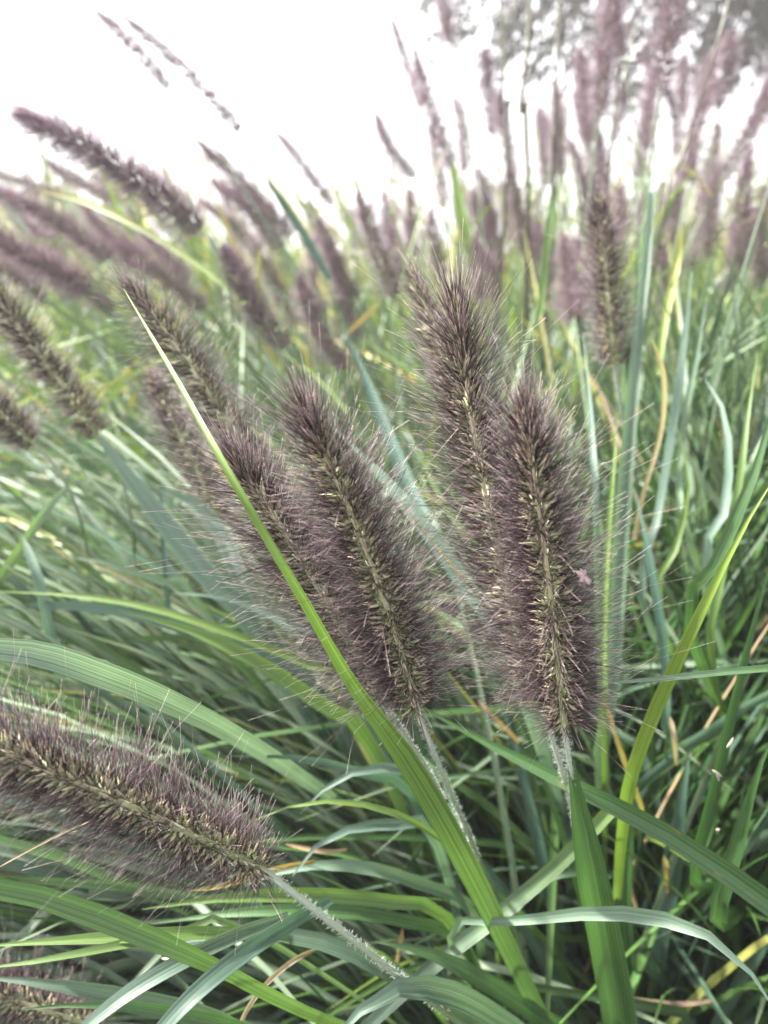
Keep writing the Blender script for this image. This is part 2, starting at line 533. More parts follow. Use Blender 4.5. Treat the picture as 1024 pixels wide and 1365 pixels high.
# --- spikes further back: a few meshes, shared
VAR = []
for k in range(6):
    t = np.linspace(0, 1, 16)[:, None]
    bend = [0, .004, -.005, .008, -.003, .006][k]
    ax = np.concatenate([bend * 4 * t * (1 - t), 0 * t, .12 * t], 1)
    sp, br, L = spike_parts(ax, 230, 8, blen=.0155, brad=.00011, segs=2, splen=.0065, sprad=.0010, seed=40 + k)
    VAR.append((build_mesh("spikelets", *sp, None, M_SPIKELET_HAZED), build_mesh("bristles", *br, None, M_BRISTLE_HAZED)))
# old spikes that lost most of their bristles
t = np.linspace(0, 1, 16)[:, None]
sp, br, L = spike_parts(np.concatenate([.006 * 4 * t * (1 - t), 0 * t, .12 * t], 1), 90, 5, blen=.007, brad=.00016, segs=2, seed=60)
SPARSE = (build_mesh("spikelets", *sp, None, M_SPIKELET_HAZED), build_mesh("bristles", *br, None, M_BRISTLE_HAZED))

def far_spike(tx, ty, bx, by, wpx, d, label, k=None, lean=0.0, root=None, sparse=False, name="flower_spike"):
    base, tip = P(bx, by, d), P(tx, ty, d + lean)
    v = tip - base
    L = np.linalg.norm(v)
    adir = v / L
    width = wpx * d / FPX
    sw = width / .0215
    sl = L / .12
    if root is None:
        hz = adir * np.array([1, 1, 0])
        root = base * np.array([1, 1, 0]) - hz * base[2] * .55 + np.array([rng.normal(0, .02), rng.normal(.02, .02), 0])
    e = thing(name, root, label, CAT_SPIKE, G_SPIKE)
    k = rng.integers(0, 6) if k is None else k
    q = Vector(adir).to_track_quat('Z', 'Y') @ Matrix.Rotation(rng.random() * 6.283, 3, 'Z').to_quaternion()
    for part, me in zip(("spikelets", "bristles"), SPARSE if sparse else VAR[k]):
        o = link(part, me, e, base - root)
        o.rotation_mode = 'QUATERNION'
        o.rotation_quaternion = q
        w_ = min(sw, 1.0) if part == 'spikelets' else sw
        o.scale = (w_, w_, sl)
    path = stem_path(base, adir, root, 14, pull=.2)
    sv, sq, su = tubes(path[None] - root, np.linspace(.0012, .0019, 14)[None], 5, rand=[.5])
    link("stem", build_mesh("stem", sv, sq, su, None, M_STEM), e)
    return e

FAR = [
 (130, 18, 226, 120, 27, .85, "topmost spike at upper left, leaning left alone against the white sky"),
 (170, 26, 320, 176, 26, .80, "ragged long spike just right of the topmost one in the upper left sky"),
 (272, 196, 392, 312, 40, .90, "mauve spike rising right of the broad dark one, tip touching the sky"),
 (286, 244, 374, 332, 36, .88, "grey mauve spike directly under the mauve one at the sky's edge"),
 (268, 268, 350, 332, 24, 1.10, "small olive grey spike between two leaning mauve spikes"),
 (300, 334, 384, 462, 46, .60, "brown blurred spike leaning left above the shaded green blades"),
 (424, 292, 468, 398, 36, .80, "upright brown spike right of the dark green leaf tip"),
 (478, 262, 528, 395, 40, .75, "tall brown spike left of the narrow pale gap, tip frayed"),
 (400, 372, 464, 490, 40, .60, "dark greenish spike standing low among green blades above the left foremost spike"),
 (370, 178, 442, 274, 24, 1.15, "slim pale mauve spike alone in the sky left of the beaded stalk"),
 (502, 155, 554, 236, 29, 1.00, "short plump mauve spike standing clear in the middle of the sky"),
 (523, 28, 562, 145, 20, 1.10, "slender pointed spike behind the two toned one, reaching high at top centre"),
 (554, 74, 604, 220, 33, .90, "bold dark mauve spike leaning left at top centre"),
 (586, -30, 602, 58, 28, 1.00, "faded spike cut off by the top edge at centre"),
 (574, 170, 592, 278, 26, 1.20, "pale pinkish spike right under the bold mauve one"),
 (606, 130, 618, 230, 26, 1.30, "very pale washed out spike right of the bold mauve one"),
 (664, 128, 684, 238, 29, 1.00, "dark mauve spike hanging under a leafy twig right of centre"),
 (680, 228, 702, 335, 31, .90, "brown grey spike below the dark one right of centre"),
 (574, 282, 592, 372, 30, .90, "olive brown spike just above the tip of the tall pinkish spike"),
 (632, 318, 642, 400, 30, .80, "brown spike peeking over the top of the tall pinkish spike"),
 (638, 226, 652, 318, 30, 1.15, "grey pink spike between yellow green leaf and brown grey spike"),
 (717, 152, 724, 252, 26, 1.20, "left one of a close pale mauve pair at top right"),
 (738, 130, 740, 235, 20, 1.25, "right one of a close pale mauve pair, beside the golden stalk"),
 (766, 128, 788, 215, 16, 1.20, "thin orange tinted spike leaning left near the golden stalk"),
 (826, -50, 798, 162, 40, .75, "big fringed spike running off the top edge left of the darkest one"),
 (908, -70, 880, 128, 46, .70, "darkest big fringed spike running off the top edge at upper right"),
 (812, -20, 830, 70, 30, .95, "dim spike behind the two big fringed ones at the top edge"),
 (798, 176, 806, 270, 32, 1.05, "pale lilac spike above the large blurred upright spike"),
 (832, 110, 816, 190, 20, 1.20, "faint pink spike right of the big fringed one"),
 (872, 100, 850, 235, 28, 1.05, "mauve spike leaning right below the darkest fringed one"),
 (858, 60, 866, 130, 18, 1.30, "faint narrow spike between the two big fringed ones"),
 (890, 120, 900, 210, 22, 1.30, "washed out spike left of the long dark bare stalk"),
 (972, 44, 958, 140, 32, .90, "upper dark spike at right leaning beside the long bare stalk"),
 (948, 116, 920, 245, 36, .85, "pinkish mauve spike leaning right below the upper dark one"),
 (1046, 70, 962, 240, 36, .85, "long spike slanting in from the right edge"),
 (998, 206, 992, 360, 38, .75, "brown frayed upright spike near the right edge"),
 (1026, 260, 1018, 372, 30, .80, "brown spike cut off by the right edge"),
 (826, 252, 818, 330, 28, .95, "dark little spike beside the top of the large blurred upright spike"),
 (752, 316, 766, 425, 46, .65, "soft brown spike left of the large blurred upright one"),
 (912, 225, 902, 330, 34, 1.00, "grey mauve spike behind the golden leaf at right"),
 (954, 232, 944, 345, 34, .90, "mauve grey spike left of the brown frayed one"),
 (-30, 222, 86, 262, 20, .95, "slim spike lying nearly flat at the left edge under the broad dark one"),
 (-20, 252, 150, 345, 40, .72, "grey mauve spike leaning flat at left, crossing a yellow blade"),
 (-40, 292, 120, 380, 48, .66, "wide soft spike leaning flat at the left edge"),
 (-50, 330, 60, 400, 40, .70, "lowest soft spike of the flat leaning bunch at left"),
 (112, 276, 196, 368, 38, .80, "dusky spike in the middle of the leaning bunch at left"),
 (190, 310, 250, 372, 30, .95, "faint mauve spike among yellow blades below the broad dark one"),
 (60, 215, 160, 268, 26, 1.05, "pale spike shadowing the underside of the broad dark one"),
 (300, 330, 350, 420, 30, .90, "faded brown spike behind the blurred brown one at left centre"),
 (520, 300, 540, 380, 26, 1.05, "dim spike right of the tall frayed brown one"),
 (640, 330, 660, 400, 26, .95, "olive spike behind the tuft of the tall pinkish spike"),
 (700, 290, 712, 380, 26, 1.00, "dim brown spike left of the bright green leaf"),
 (880, 330, 886, 430, 34, .80, "dark brown spike behind the tall blue green blade"),
 (976, 300, 968, 390, 28, .95, "grey brown spike low between two right hand spikes"),
]
for a in FAR:
    far_spike(*a[:7], lean=float(rng.normal(0, .02)))
far_spike(386, 128, 432, 220, 16, .95, "thin beaded stalk with few spikelets left in the sky at centre left", sparse=True)
far_spike(-8, 130, 40, 152, 22, .85, "sparse wisp of a spike tip high at the left edge", sparse=True)
far_spike(230, 140, 262, 185, 14, 1.0, "sparse pale wisp under the ragged long spike", sparse=True)
far_spike(470, 215, 486, 275, 14, 1.1, "sparse thin wisp above the tall frayed brown spike", sparse=True)
for i in range(22):
    px = rng.uniform(640, 1060)
    d = rng.uniform(.95, 1.5)
    ty = rng.uniform(60, 300)
    ln = 122 / d * rng.uniform(.85, 1.15)
    lean = -.30 + (px - 640) / 420 * .60 + rng.normal(0, .12)
    far_spike(px, ty, px - lean * ln, ty + ln, 34 / d, d, "soft lilac blurred spike in the crowded mass of spikes at upper right")
for i in range(6):
    px = rng.uniform(-60, 200)
    d = rng.uniform(.75, 1.3)
    ty = rng.uniform(205, 350)
    ln = 122 / d
    a = rng.uniform(.45, .75)
    far_spike(px, ty, px + ln * math.cos(a), ty + ln * math.sin(a), 36 / d, d, "soft lilac blurred spike lying in the flattened mass of spikes at upper left")
for i in range(11):
    px = rng.uniform(290, 800)
    d = rng.uniform(.85, 1.4)
    ty = rng.uniform(215, 330)
    ln = 118 / d * rng.uniform(.85, 1.1)
    lean = -.55 + (px - 290) / 510 * .6 + rng.normal(0, .1)
    far_spike(px, ty, px - lean * ln, ty + ln, 34 / d, d, "soft lilac brown blurred spike among grass tips in the middle of the skyline")
# distant ones, too blurred to tell apart
for i in range(46):
    px = rng.uniform(-60, 1090)
    d = rng.uniform(1.3, 3.2)
    ty = rng.uniform(205, 300) + (0 if px > 500 else 25)
    ln = 118 / d * rng.uniform(.85, 1.2)
    lean = -.75 + px / 1024 * .85 + rng.normal(0, .15)
    far_spike(px, ty, px - lean * ln, ty + ln, 32 / d, d, "tiny blurred faraway spike in the pale band where grass meets sky")

# ------------------------------------------------------------------ blades
C = dict(
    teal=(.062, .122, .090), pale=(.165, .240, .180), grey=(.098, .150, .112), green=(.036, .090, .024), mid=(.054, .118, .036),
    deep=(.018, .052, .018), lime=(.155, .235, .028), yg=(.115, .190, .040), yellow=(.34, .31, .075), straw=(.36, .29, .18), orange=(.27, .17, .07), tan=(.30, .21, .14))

def ribbons(ctr, side, nrm, half, fold, col, rnd):
    """ctr n,s,3  side,nrm n,s,3 unit  half n,s  col n,s,3  rnd n -> mesh arrays; five points across, a shallow channel"""
    n, s, _ = ctr.shape
    xs = np.array([-1, -.5, 0, .5, 1.0])
    zs = np.array([1.0, .42, 0, .42, 1.0])
    v = ctr[:, :, None, :] + side[:, :, None, :] * (half[:, :, None] * xs)[..., None] + nrm[:, :, None, :] * (half[:, :, None] * zs * fold[:, None, None])[..., None]
    m = 5
    idx = np.arange(n * s * m).reshape(n, s, m)
    q = np.stack([idx[:, :-1, :-1], idx[:, :-1, 1:], idx[:, 1:, 1:], idx[:, 1:, :-1]], -1)
    uv = np.empty((n, s, m, 2))
    uv[..., 0] = (xs + 1) / 2
    uv[..., 1] = np.linspace(0, 1, s)[None, :, None]
    cc = np.empty((n, s, m, 4))
    cc[..., :3] = col[:, :, None, :]
    cc[..., 3] = rnd[:, None, None]
    return v.reshape(-1, 3), q.reshape(-1, 4), uv.reshape(-1, 2), cc.reshape(-1, 4)

G_BLADE = "single leaf blades in the foreground"

def blade(pts, widths, c0, c1, label, root=None, roll=None, fold=.35, twist=0.0, blunt=False, n=34, name="grass_blade", cat="grass blade"):
    """pts from tip to root in (px, py, d); widths in px at the points; colours tip, root"""
    W3 = [P(*p) for p in pts]
    ws = [.74 * wd * p[2] / FPX for wd, p in zip(widths, pts)]
    if root is not None:
        last = W3[-1]
        W3.append((last + root) / 2 + np.array([0, 0, .03]))
        ws.append(ws[-1] * .65)
        W3.append(np.asarray(root, float) + [rng.normal(0, .02), rng.normal(0, .02), 0])
        ws.append(ws[-1] * .6)
    cw = catmull(np.hstack([np.array(W3), np.array(ws)[:, None]]), n)
    ctr, half = cw[:, :3], np.maximum(cw[:, 3], .0003) / 2
    t = np.linspace(0, 1, n)
    if not blunt:
        half = half * np.clip(t / .10, .06, 1) ** .7
    tan = norm(np.gradient(ctr, axis=0))
    tocam = norm(CAM - ctr)
    side = norm(np.cross(tan, tocam))
    nr = np.cross(side, tan)
    roll = rng.uniform(-.4, .4) if roll is None else roll
    ph = roll + twist * (t - .3) + .12 * np.sin(t * 7 + rng.random() * 6)
    s2 = side * np.cos(ph)[:, None] + nr * np.sin(ph)[:, None]
    n2 = -side * np.sin(ph)[:, None] + nr * np.cos(ph)[:, None]
    tm = (t ** .55)[:, None]
    col = np.array(C[c0])[None] * (1 - tm) + np.array(C[c1])[None] * tm
    v, q, uv, cc = ribbons(ctr[None], s2[None], n2[None], half[None], np.array([fold]), col[None], np.array([rng.random() * 40]))
    org = ctr[-1]
    me = build_mesh(name, v - org, q, uv, cc, M_LEAF)
    return thing(name, org, label, cat, G_BLADE, me)

BL = [
 # pts, widths, tip colour, root colour, label, kwargs
 ([(165,385,.285),(235,505,.250),(310,640,.222),(395,785,.228),(470,915,.252),(545,1020,.274),(620,1150,.308),(690,1290,.36),(750,1420,.42)], [6,9,14,18,25,42,42,32,24], 'lime','mid',
  "long yellow green blade slanting across the left foremost spike from upper left", dict(roll=.12, fold=.4)),
 ([(750,960,.292),(765,1040,.296),(785,1150,.315),(805,1260,.36),(822,1375,.41)], [14,34,54,60,58], 'mid','mid',
  "broad upright green sheath blade around the right foremost spike's stem", dict(root=CA, roll=.15, fold=.95)),
 ([(540,930,.36),(640,985,.35),(760,1045,.33),(880,1105,.315),(1030,1205,.30),(1150,1300,.32)], [10,22,30,36,44,44], 'green','mid',
  "wide green blade sloping down right from behind the left spike to the right edge", dict(root=CB, roll=-.3)),
 ([(1045,1365,.27),(1000,1295,.275),(950,1250,.285),(890,1226,.30),(800,1216,.315),(690,1228,.33),(600,1246,.35)], [6,18,24,28,24,16,12], 'pale','mid',
  "pale blade arching low across the bottom right and drooping to the corner", dict(root=CF, roll=.2, twist=.6)),
 ([(815,1078,.37),(745,1150,.365),(670,1215,.36),(580,1285,.36),(480,1375,.36)], [24,27,27,26,22], 'yg','grey',
  "pale flat blade crossing diagonally behind the two spike stems", dict(roll=.2, blunt=True)),
 ([(1040,625,.27),(985,715,.27),(925,835,.28),(872,950,.30),(840,1040,.33),(828,1120,.37)], [8,16,22,25,24,20], 'lime','yg',
  "bright lime blade standing upright at right, leaning right at its tip", dict(root=CA, roll=.1)),
 ([(812,911,.262),(900,903,.26),(970,896,.26),(1045,889,.26)], [5,10,13,14], 'pale','mid',
  "thin pale blade pointing left level with the right foremost spike's base", dict(roll=.3)),
 ([(868,256,.50),(862,330,.50),(850,440,.49),(838,560,.48),(826,700,.47),(816,880,.46),(812,1080,.48)], [13,17,21,26,30,29,26], 'pale','mid',
  "tall upright blue green blade with squared off pale top at right", dict(root=CB, roll=.35, blunt=True, fold=.6, twist=.5)),
 ([(866,262,.515),(856,300,.512),(850,340,.51),(852,420,.51),(846,560,.50)], [4,14,12,10,10], 'green','green',
  "narrow dark green blade just left of the tall squared off blade's top", dict(root=CB)),
 ([(922,362,.50),(914,440,.50),(902,540,.49),(880,680,.48),(862,820,.48)], [14,17,16,15,14], 'pale','teal',
  "blue green blade right of the tall squared off one with a bright tip", dict(root=CB)),
 ([(942,395,.52),(930,470,.51),(912,560,.50),(905,660,.48),(925,740,.47)], [7,12,13,13,12], 'pale','yg',
  "slim pale blade leaning right behind the bright lime one", dict(root=CB)),
 ([(908,300,.62),(900,360,.62),(886,430,.60),(876,500,.58)], [8,15,14,12], 'yellow','yg',
  "short golden yellow blade beside the tall squared off one", dict(roll=.1)),
 ([(868,448,.44),(884,500,.44),(882,570,.44),(860,650,.44),(845,720,.45)], [5,9,8,8,8], 'yellow','straw',
  "withered tan blade bending like a bow right of the tall blade", dict(roll=.1)),
 ([(940,505,.46),(962,540,.45),(972,600,.44),(966,680,.44),(940,780,.45)], [6,16,17,16,15], 'pale','teal',
  "hooked blue green blade at right, folded over at its top", dict(root=CB, twist=.8)),
 ([(1010,470,.42),(996,560,.40),(985,650,.39),(965,760,.40),(950,900,.42)], [7,12,14,14,13], 'yg','mid',
  "straight yellow green blade near the right edge above the lime one", dict(root=CB)),
 ([(1035,500,.36),(1020,590,.36),(985,680,.36),(950,760,.37),(920,840,.40)], [10,20,24,22,20], 'mid','mid',
  "green blade entering from the right edge behind the lime one", dict(root=CB)),
 ([(845,650,.44),(862,720,.43),(878,810,.43),(890,900,.44),(900,1000,.46)], [8,18,19,18,16], 'teal','teal',
  "teal blade leaning left just right of the right foremost spike", dict(root=CB)),
 ([(1030,740,.33),(1005,830,.33),(980,930,.34),(950,1060,.36),(930,1180,.40)], [10,18,20,22,22], 'green','green',
  "dark green blade parallel to the lime one close to the right edge", dict(root=CB)),
 ([(1040,960,.31),(1010,1030,.32),(985,1120,.34),(960,1230,.38)], [10,20,26,28], 'mid','green',
  "broad green blade at the right edge above the drooping pale one", dict(root=CB)),
 ([(900,560,.47),(918,640,.46),(905,720,.46),(880,830,.46)], [5,10,11,11], 'yg','yg',
  "slender yellow green blade curving right of the tall blade", dict(root=CB)),
 ([(778,445,.46),(785,520,.45),(790,600,.44),(795,700,.44)], [6,10,12,12], 'pale','teal',
  "pale grey blade standing just right of the foremost right spike's tip", dict(root=CA)),
 ([(824,545,.47),(818,620,.45),(810,720,.44),(804,860,.43),(806,980,.43)], [5,10,12,13,13], 'yg','yg',
  "yellow edged narrow blade along the left of the tall blade", dict(root=CA)),
 # bottom left tangle
 ([(-30,1178,.235),(60,1196,.24),(150,1228,.245),(230,1262,.25),(300,1294,.262),(400,1345,.30)], [30,38,42,36,26,22], 'mid','yg',
  "broad striped green blade bending down across the lower left edge", dict(root=CF, roll=-.2, fold=.3, blunt=True)),
 ([(-30,1262,.27),(80,1254,.275),(180,1248,.28),(280,1244,.29),(400,1250,.32),(520,1285,.36)], [14,24,26,22,18,18], 'yg','mid',
  "yellow green blade lying level under the broad striped one", dict(root=CF, roll=.2)),
 ([(-30,1292,.262),(60,1280,.265),(150,1262,.275),(230,1248,.29),(330,1240,.31)], [14,20,20,16,12], 'yg','grey',
  "lower yellow green blade tapering up right from the left edge", dict(root=CF)),
 ([(210,1262,.31),(290,1248,.31),(370,1245,.315),(450,1262,.32),(530,1302,.33),(620,1352,.36),(680,1400,.40)], [10,22,27,30,32,34,32], 'grey','mid',
  "greyish blade arching through the bottom centre below the woolly stem", dict(root=CF, roll=.1)),
 ([(95,1385,.245),(170,1325,.25),(250,1278,.26),(320,1245,.28),(385,1222,.31)], [18,27,28,24,16], 'grey','grey',
  "grey green blade rising right from the bottom edge, left of its twin", dict(roll=.2, blunt=True)),
 ([(195,1395,.24),(255,1330,.245),(320,1275,.26),(385,1232,.29),(440,1200,.33)], [22,30,32,26,16], 'grey','teal',
  "wider grey green blade rising right from the bottom edge, right of its twin", dict(roll=.1, blunt=True)),
 ([(-30,1302,.30),(70,1312,.30),(170,1330,.31),(270,1352,.32),(370,1395,.35)], [18,28,32,32,28], 'grey','mid',
  "streaked grey blade along the bottom left corner", dict(root=CF)),
 ([(30,1345,.29),(140,1338,.29),(240,1352,.30),(340,1375,.32)], [12,22,26,26], 'mid','green',
  "green blade hugging the bottom edge at left", dict(root=CF)),
 ([(190,1212,.34),(300,1196,.34),(410,1192,.345),(510,1200,.36),(600,1228,.38)], [10,22,26,26,22], 'yg','mid',
  "upper level yellow green blade lying right of the woolly stem's spike", dict(root=CF)),
 ([(200,1232,.355),(320,1216,.35),(430,1214,.355),(530,1226,.37),(620,1262,.40)], [8,18,22,22,20], 'mid','mid',
  "lower level striped blade behind the woolly stem", dict(root=CF)),
 ([(335,1095,.33),(400,1072,.33),(470,1070,.335),(540,1090,.345),(600,1128,.36),(650,1175,.39)], [6,11,13,13,12,12], 'yg','yg',
  "narrow yellowish blade arching left below the left foremost spike", dict(root=CF)),
 ([(390,1168,.34),(425,1125,.34),(470,1105,.345),(520,1102,.36),(580,1120,.38)], [12,20,22,22,20], 'grey','teal',
  "grey blade bent over in a hoop above the woolly stem", dict(root=CF, twist=.5)),
 ([(330,1178,.36),(410,1155,.36),(490,1158,.37),(560,1180,.39),(630,1220,.42)], [8,20,24,22,20], 'pale','mid',
  "pale green blade sweeping right from the woolly stem's top", dict(root=CF)),
 ([(400,1085,.36),(440,1045,.355),(490,1025,.36),(545,1028,.37),(600,1055,.40)], [10,17,19,18,16], 'grey','teal',
  "small grey hoop of a blade under the left foremost spike's base", dict(root=CF)),
 ([(300,1008,.38),(400,1010,.38),(480,1030,.39),(560,1075,.42)], [6,14,18,18], 'teal','teal',
  "teal blade level with the left foremost spike's base", dict(root=CF)),
 ([(430,1262,.33),(395,1278,.32),(360,1306,.32),(330,1345,.32),(312,1390,.33)], [4,9,9,8,7], 'tan','straw',
  "dry tan strip curling down near the bottom, below the grey arch", dict(roll=.2, name="dead_grass_blade", cat="dead blade")),
 ([(537,1236,.38),(532,1265,.38),(526,1300,.39),(520,1330,.40)], [8,8,7,6], 'orange','straw',
  "short orange dead blade standing at bottom centre", dict(roll=.2, name="dead_grass_blade", cat="dead blade")),
 ([(805,930,.40),(822,985,.40),(842,1040,.41),(862,1095,.43)], [5,9,10,8], 'orange','yellow',
  "orange dead blade slanting behind the right foremost spike's base", dict(roll=.2, name="dead_grass_blade", cat="dead blade")),
 ([(636,932,.40),(660,958,.40),(692,990,.41)], [6,9,7], 'tan','orange',
  "little orange brown dead blade between the two foremost spikes' stems", dict(roll=.2, name="dead_grass_blade", cat="dead blade")),
 ([(828,1328,.42),(870,1336,.42),(915,1338,.42),(950,1334,.42)], [5,8,8,6], 'straw','tan',
  "pinkish dry blade lying flat at the bottom right", dict(roll=.2, name="dead_grass_blade", cat="dead blade")),
 ([(893,955,.42),(899,985,.42),(902,1020,.43)], [8,10,6], 'straw','straw',
  "pale dry blade tip upright in the dark gap at right", dict(roll=.2, name="dead_grass_blade", cat="dead blade")),
 ([(885,1140,.44),(889,1165,.44),(890,1190,.45)], [8,12,8], 'yellow','orange',
  "yellow dead scrap low behind the wide sloping blade", dict(roll=.2, name="dead_grass_blade", cat="dead blade")),
 ([(838,1165,.44),(842,1190,.44),(852,1225,.45)], [5,7,6], 'tan','tan',
  "rusty brown dead scrap beside the sheath blade", dict(roll=.2, name="dead_grass_blade", cat="dead blade")),
 ([(380,1125,.36),(430,1135,.36),(462,1133,.37)], [5,8,5], 'orange','tan',
  "tan dead blade lying level right of the woolly stem's top", dict(roll=.1, name="dead_grass_blade", cat="dead blade")),
 ([(250,1188,.30),(300,1180,.31),(370,1158,.33),(420,1148,.36)], [4,9,9,6], 'yellow','orange',
  "yellow orange blade running under the lower left spike's base", dict(roll=.1, name="dead_grass_blade", cat="dead blade")),
 ([(-10,1090,.50),(15,1120,.50),(35,1170,.50)], [8,10,8], 'straw','straw',
  "dry straw blade at the left edge under the large lying spike", dict(roll=.1, name="dead_grass_blade", cat="dead blade")),
 ([(-5,1158,.27),(45,1130,.27),(95,1105,.27),(150,1082,.27)], [3,4,4,3], 'tan','straw',
  "thin tan straw slanting out from beneath the large lying spike", dict(roll=.1, name="dead_grass_blade", cat="dead blade")),
 ([(520,655,.30),(570,715,.30),(625,780,.31),(690,860,.32)], [2.5,4,4,4], 'straw','tan',
  "hair thin dry straw crossing between the two pairs of foremost spikes", dict(roll=.1, name="dead_grass_blade", cat="dead blade")),
 # left middle
 ([(-30,788,.42),(80,792,.42),(190,808,.42),(300,842,.42),(410,886,.43),(500,935,.44)], [6,10,13,15,16,16], 'yg','yg',
  "long yellow edged blade sweeping level across the left middle", dict(root=CF)),
 ([(-30,812,.45),(90,806,.45),(200,822,.45),(310,862,.46),(420,915,.47)], [12,20,22,22,20], 'teal','grey',
  "long teal blade right below the yellow edged one at left", dict(root=CF)),
 ([(160,815,.40),(250,838,.40),(340,880,.40),(430,940,.41),(500,1000,.43)], [6,20,26,28,26], 'yg','green',
  "fresh green blade fanning left from under the left foremost spike", dict(root=CF)),
 ([(230,790,.45),(310,800,.45),(390,838,.45),(460,890,.46)], [6,14,16,16], 'pale','teal',
  "pale blade fanning left just above the fresh green one", dict(root=CF)),
 ([(60,742,.47),(140,748,.47),(210,775,.47),(270,810,.48)], [5,10,12,12], 'pale','yg',
  "thin arched pale blade below the teal ones at left", dict(root=CF)),
 ([(-40,862,.235),(50,872,.245),(130,898,.26),(210,930,.29),(290,968,.33),(370,1015,.39),(450,1070,.45)], [34,46,48,44,36,30,20], 'pale','grey',
  "very broad out of focus teal blade just above the large lying spike", dict(roll=.1, blunt=True)),
 ([(132,582,.46),(175,640,.46),(225,705,.46),(285,780,.46),(345,850,.47)], [10,26,38,40,36], 'pale','teal',
  "broad pale teal blade descending right from the blurred brown spike", dict(root=CF, blunt=True, roll=.1)),
 ([(150,660,.48),(200,652,.47),(255,665,.47),(300,720,.47),(335,800,.47)], [5,11,20,30,32], 'pale','teal',
  "hooped teal blade arching over the broad pale one", dict(root=CF)),
 ([(30,715,.46),(50,770,.45),(66,840,.45),(84,910,.46)], [10,18,19,18], 'pale','teal',
  "upright teal blade crossing the level blades near the left edge", dict(roll=.1)),
 ([(88,650,.48),(58,685,.47),(28,730,.46),(-20,800,.45)], [8,15,18,18], 'pale','yg',
  "yellowish blade slanting down to the left edge", dict(roll=.1, blunt=True)),
 ([(215,640,.50),(216,700,.49),(222,770,.48),(226,840,.48)], [5,9,10,9], 'teal','teal',
  "thin vertical teal blade in front of the broad pale teal one", dict(roll=.1)),
 ([(120,640,.50),(165,690,.50),(230,760,.50),(290,840,.50)], [6,10,11,10], 'grey','teal',
  "narrow grey blade descending right at left, above the level ones", dict(root=CF)),
 ([(110,528,.62),(150,512,.62),(200,488,.62),(240,470,.62)], [6,9,9,6], 'yellow','yg',
  "small yellow blade slanting up right of the blurred brown spike", dict(roll=.1)),
 ([(440,565,.42),(500,625,.41),(560,695,.40),(620,780,.40),(690,900,.40)], [8,24,30,32,30], 'pale','teal',
  "blurred pale teal blade running down between the two pairs of foremost spikes", dict(root=CA, roll=.1)),
 ([(455,430,.55),(485,500,.54),(520,590,.52),(560,680,.50),(620,800,.48)], [8,20,26,28,26], 'teal','teal',
  "blue teal blade behind, descending right from above the left foremost spike", dict(root=CA, roll=.1)),
 ([(540,560,.45),(575,640,.44),(625,720,.43),(690,820,.43)], [5,12,14,14], 'yg','grey',
  "greenish blade tucked against the tall pinkish spike's left side", dict(root=CA)),
 ([(352,230,.62),(378,272,.62),(408,318,.62),(440,372,.62)], [4,13,15,12], 'deep','teal',
  "dark green leaf tip poking into the sky at left centre", dict(roll=.1)),
 ([(604,212,.80),(610,262,.80),(622,315,.80),(632,360,.80)], [8,16,17,14], 'lime','yg',
  "lime yellow leaf standing below the bold mauve spike", dict(roll=.1)),
 ([(738,262,.66),(732,300,.66),(726,355,.66),(720,420,.66)], [5,13,13,12], 'mid','yg',
  "bright green leaf standing right of centre in the background", dict(roll=.1)),
 ([(346,328,.60),(345,380,.60),(346,440,.60),(348,500,.60)], [6,8,8,7], 'yellow','yg',
  "thin upright yellow blade at left centre in the background", dict(roll=.1)),
 ([(45,252,.75),(110,268,.74),(180,300,.72),(260,350,.70),(330,410,.68)], [4,10,11,11,10], 'yellow','yg',
  "yellow blade leaning flat under the broad dark spike", dict(roll=.1)),
 ([(508,402,.70),(488,422,.70),(462,446,.70)], [4,9,6], 'yellow','orange',
  "short orange yellow blade slanting above the left foremost spike", dict(roll=.1)),
 ([(880,240,.75),(905,222,.75),(930,236,.75),(950,262,.75)], [4,6,6,5], 'straw','straw',
  "curled dry blade arching between the right hand spikes", dict(roll=.1)),
 # bottom centre
 ([(440,1392,.28),(480,1348,.28),(530,1318,.285),(590,1322,.30),(650,1350,.33),(710,1400,.37)], [20,38,44,44,40,34], 'grey','mid',
  "wide striped blade humping up from the bottom edge at centre", dict(root=CF, roll=.2)),
 ([(500,1255,.35),(570,1270,.35),(640,1305,.36),(710,1350,.38),(780,1405,.42)], [12,28,32,34,30], 'mid','green',
  "dark striped green blade running down right at bottom centre", dict(root=CF)),
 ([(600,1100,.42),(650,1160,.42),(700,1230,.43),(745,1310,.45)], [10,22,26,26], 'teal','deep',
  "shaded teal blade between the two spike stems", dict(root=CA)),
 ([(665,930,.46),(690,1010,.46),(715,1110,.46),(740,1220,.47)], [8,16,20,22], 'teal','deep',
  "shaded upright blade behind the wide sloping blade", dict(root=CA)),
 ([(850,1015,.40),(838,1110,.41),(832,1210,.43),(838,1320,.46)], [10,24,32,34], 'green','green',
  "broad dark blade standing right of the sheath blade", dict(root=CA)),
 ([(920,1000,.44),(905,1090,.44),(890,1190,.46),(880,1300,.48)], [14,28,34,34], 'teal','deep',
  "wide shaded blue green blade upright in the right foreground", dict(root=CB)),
 ([(680,1225,.40),(720,1180,.395),(760,1165,.39),(815,1168,.40)], [4,10,10,8], 'pale','mid',
  "short pale blade curving behind the sheath blade", dict(roll=.2)),
]
for pts, ws, c0, c1, lab, kw in BL:
    blade(pts, ws, c0, c1, lab, **kw)

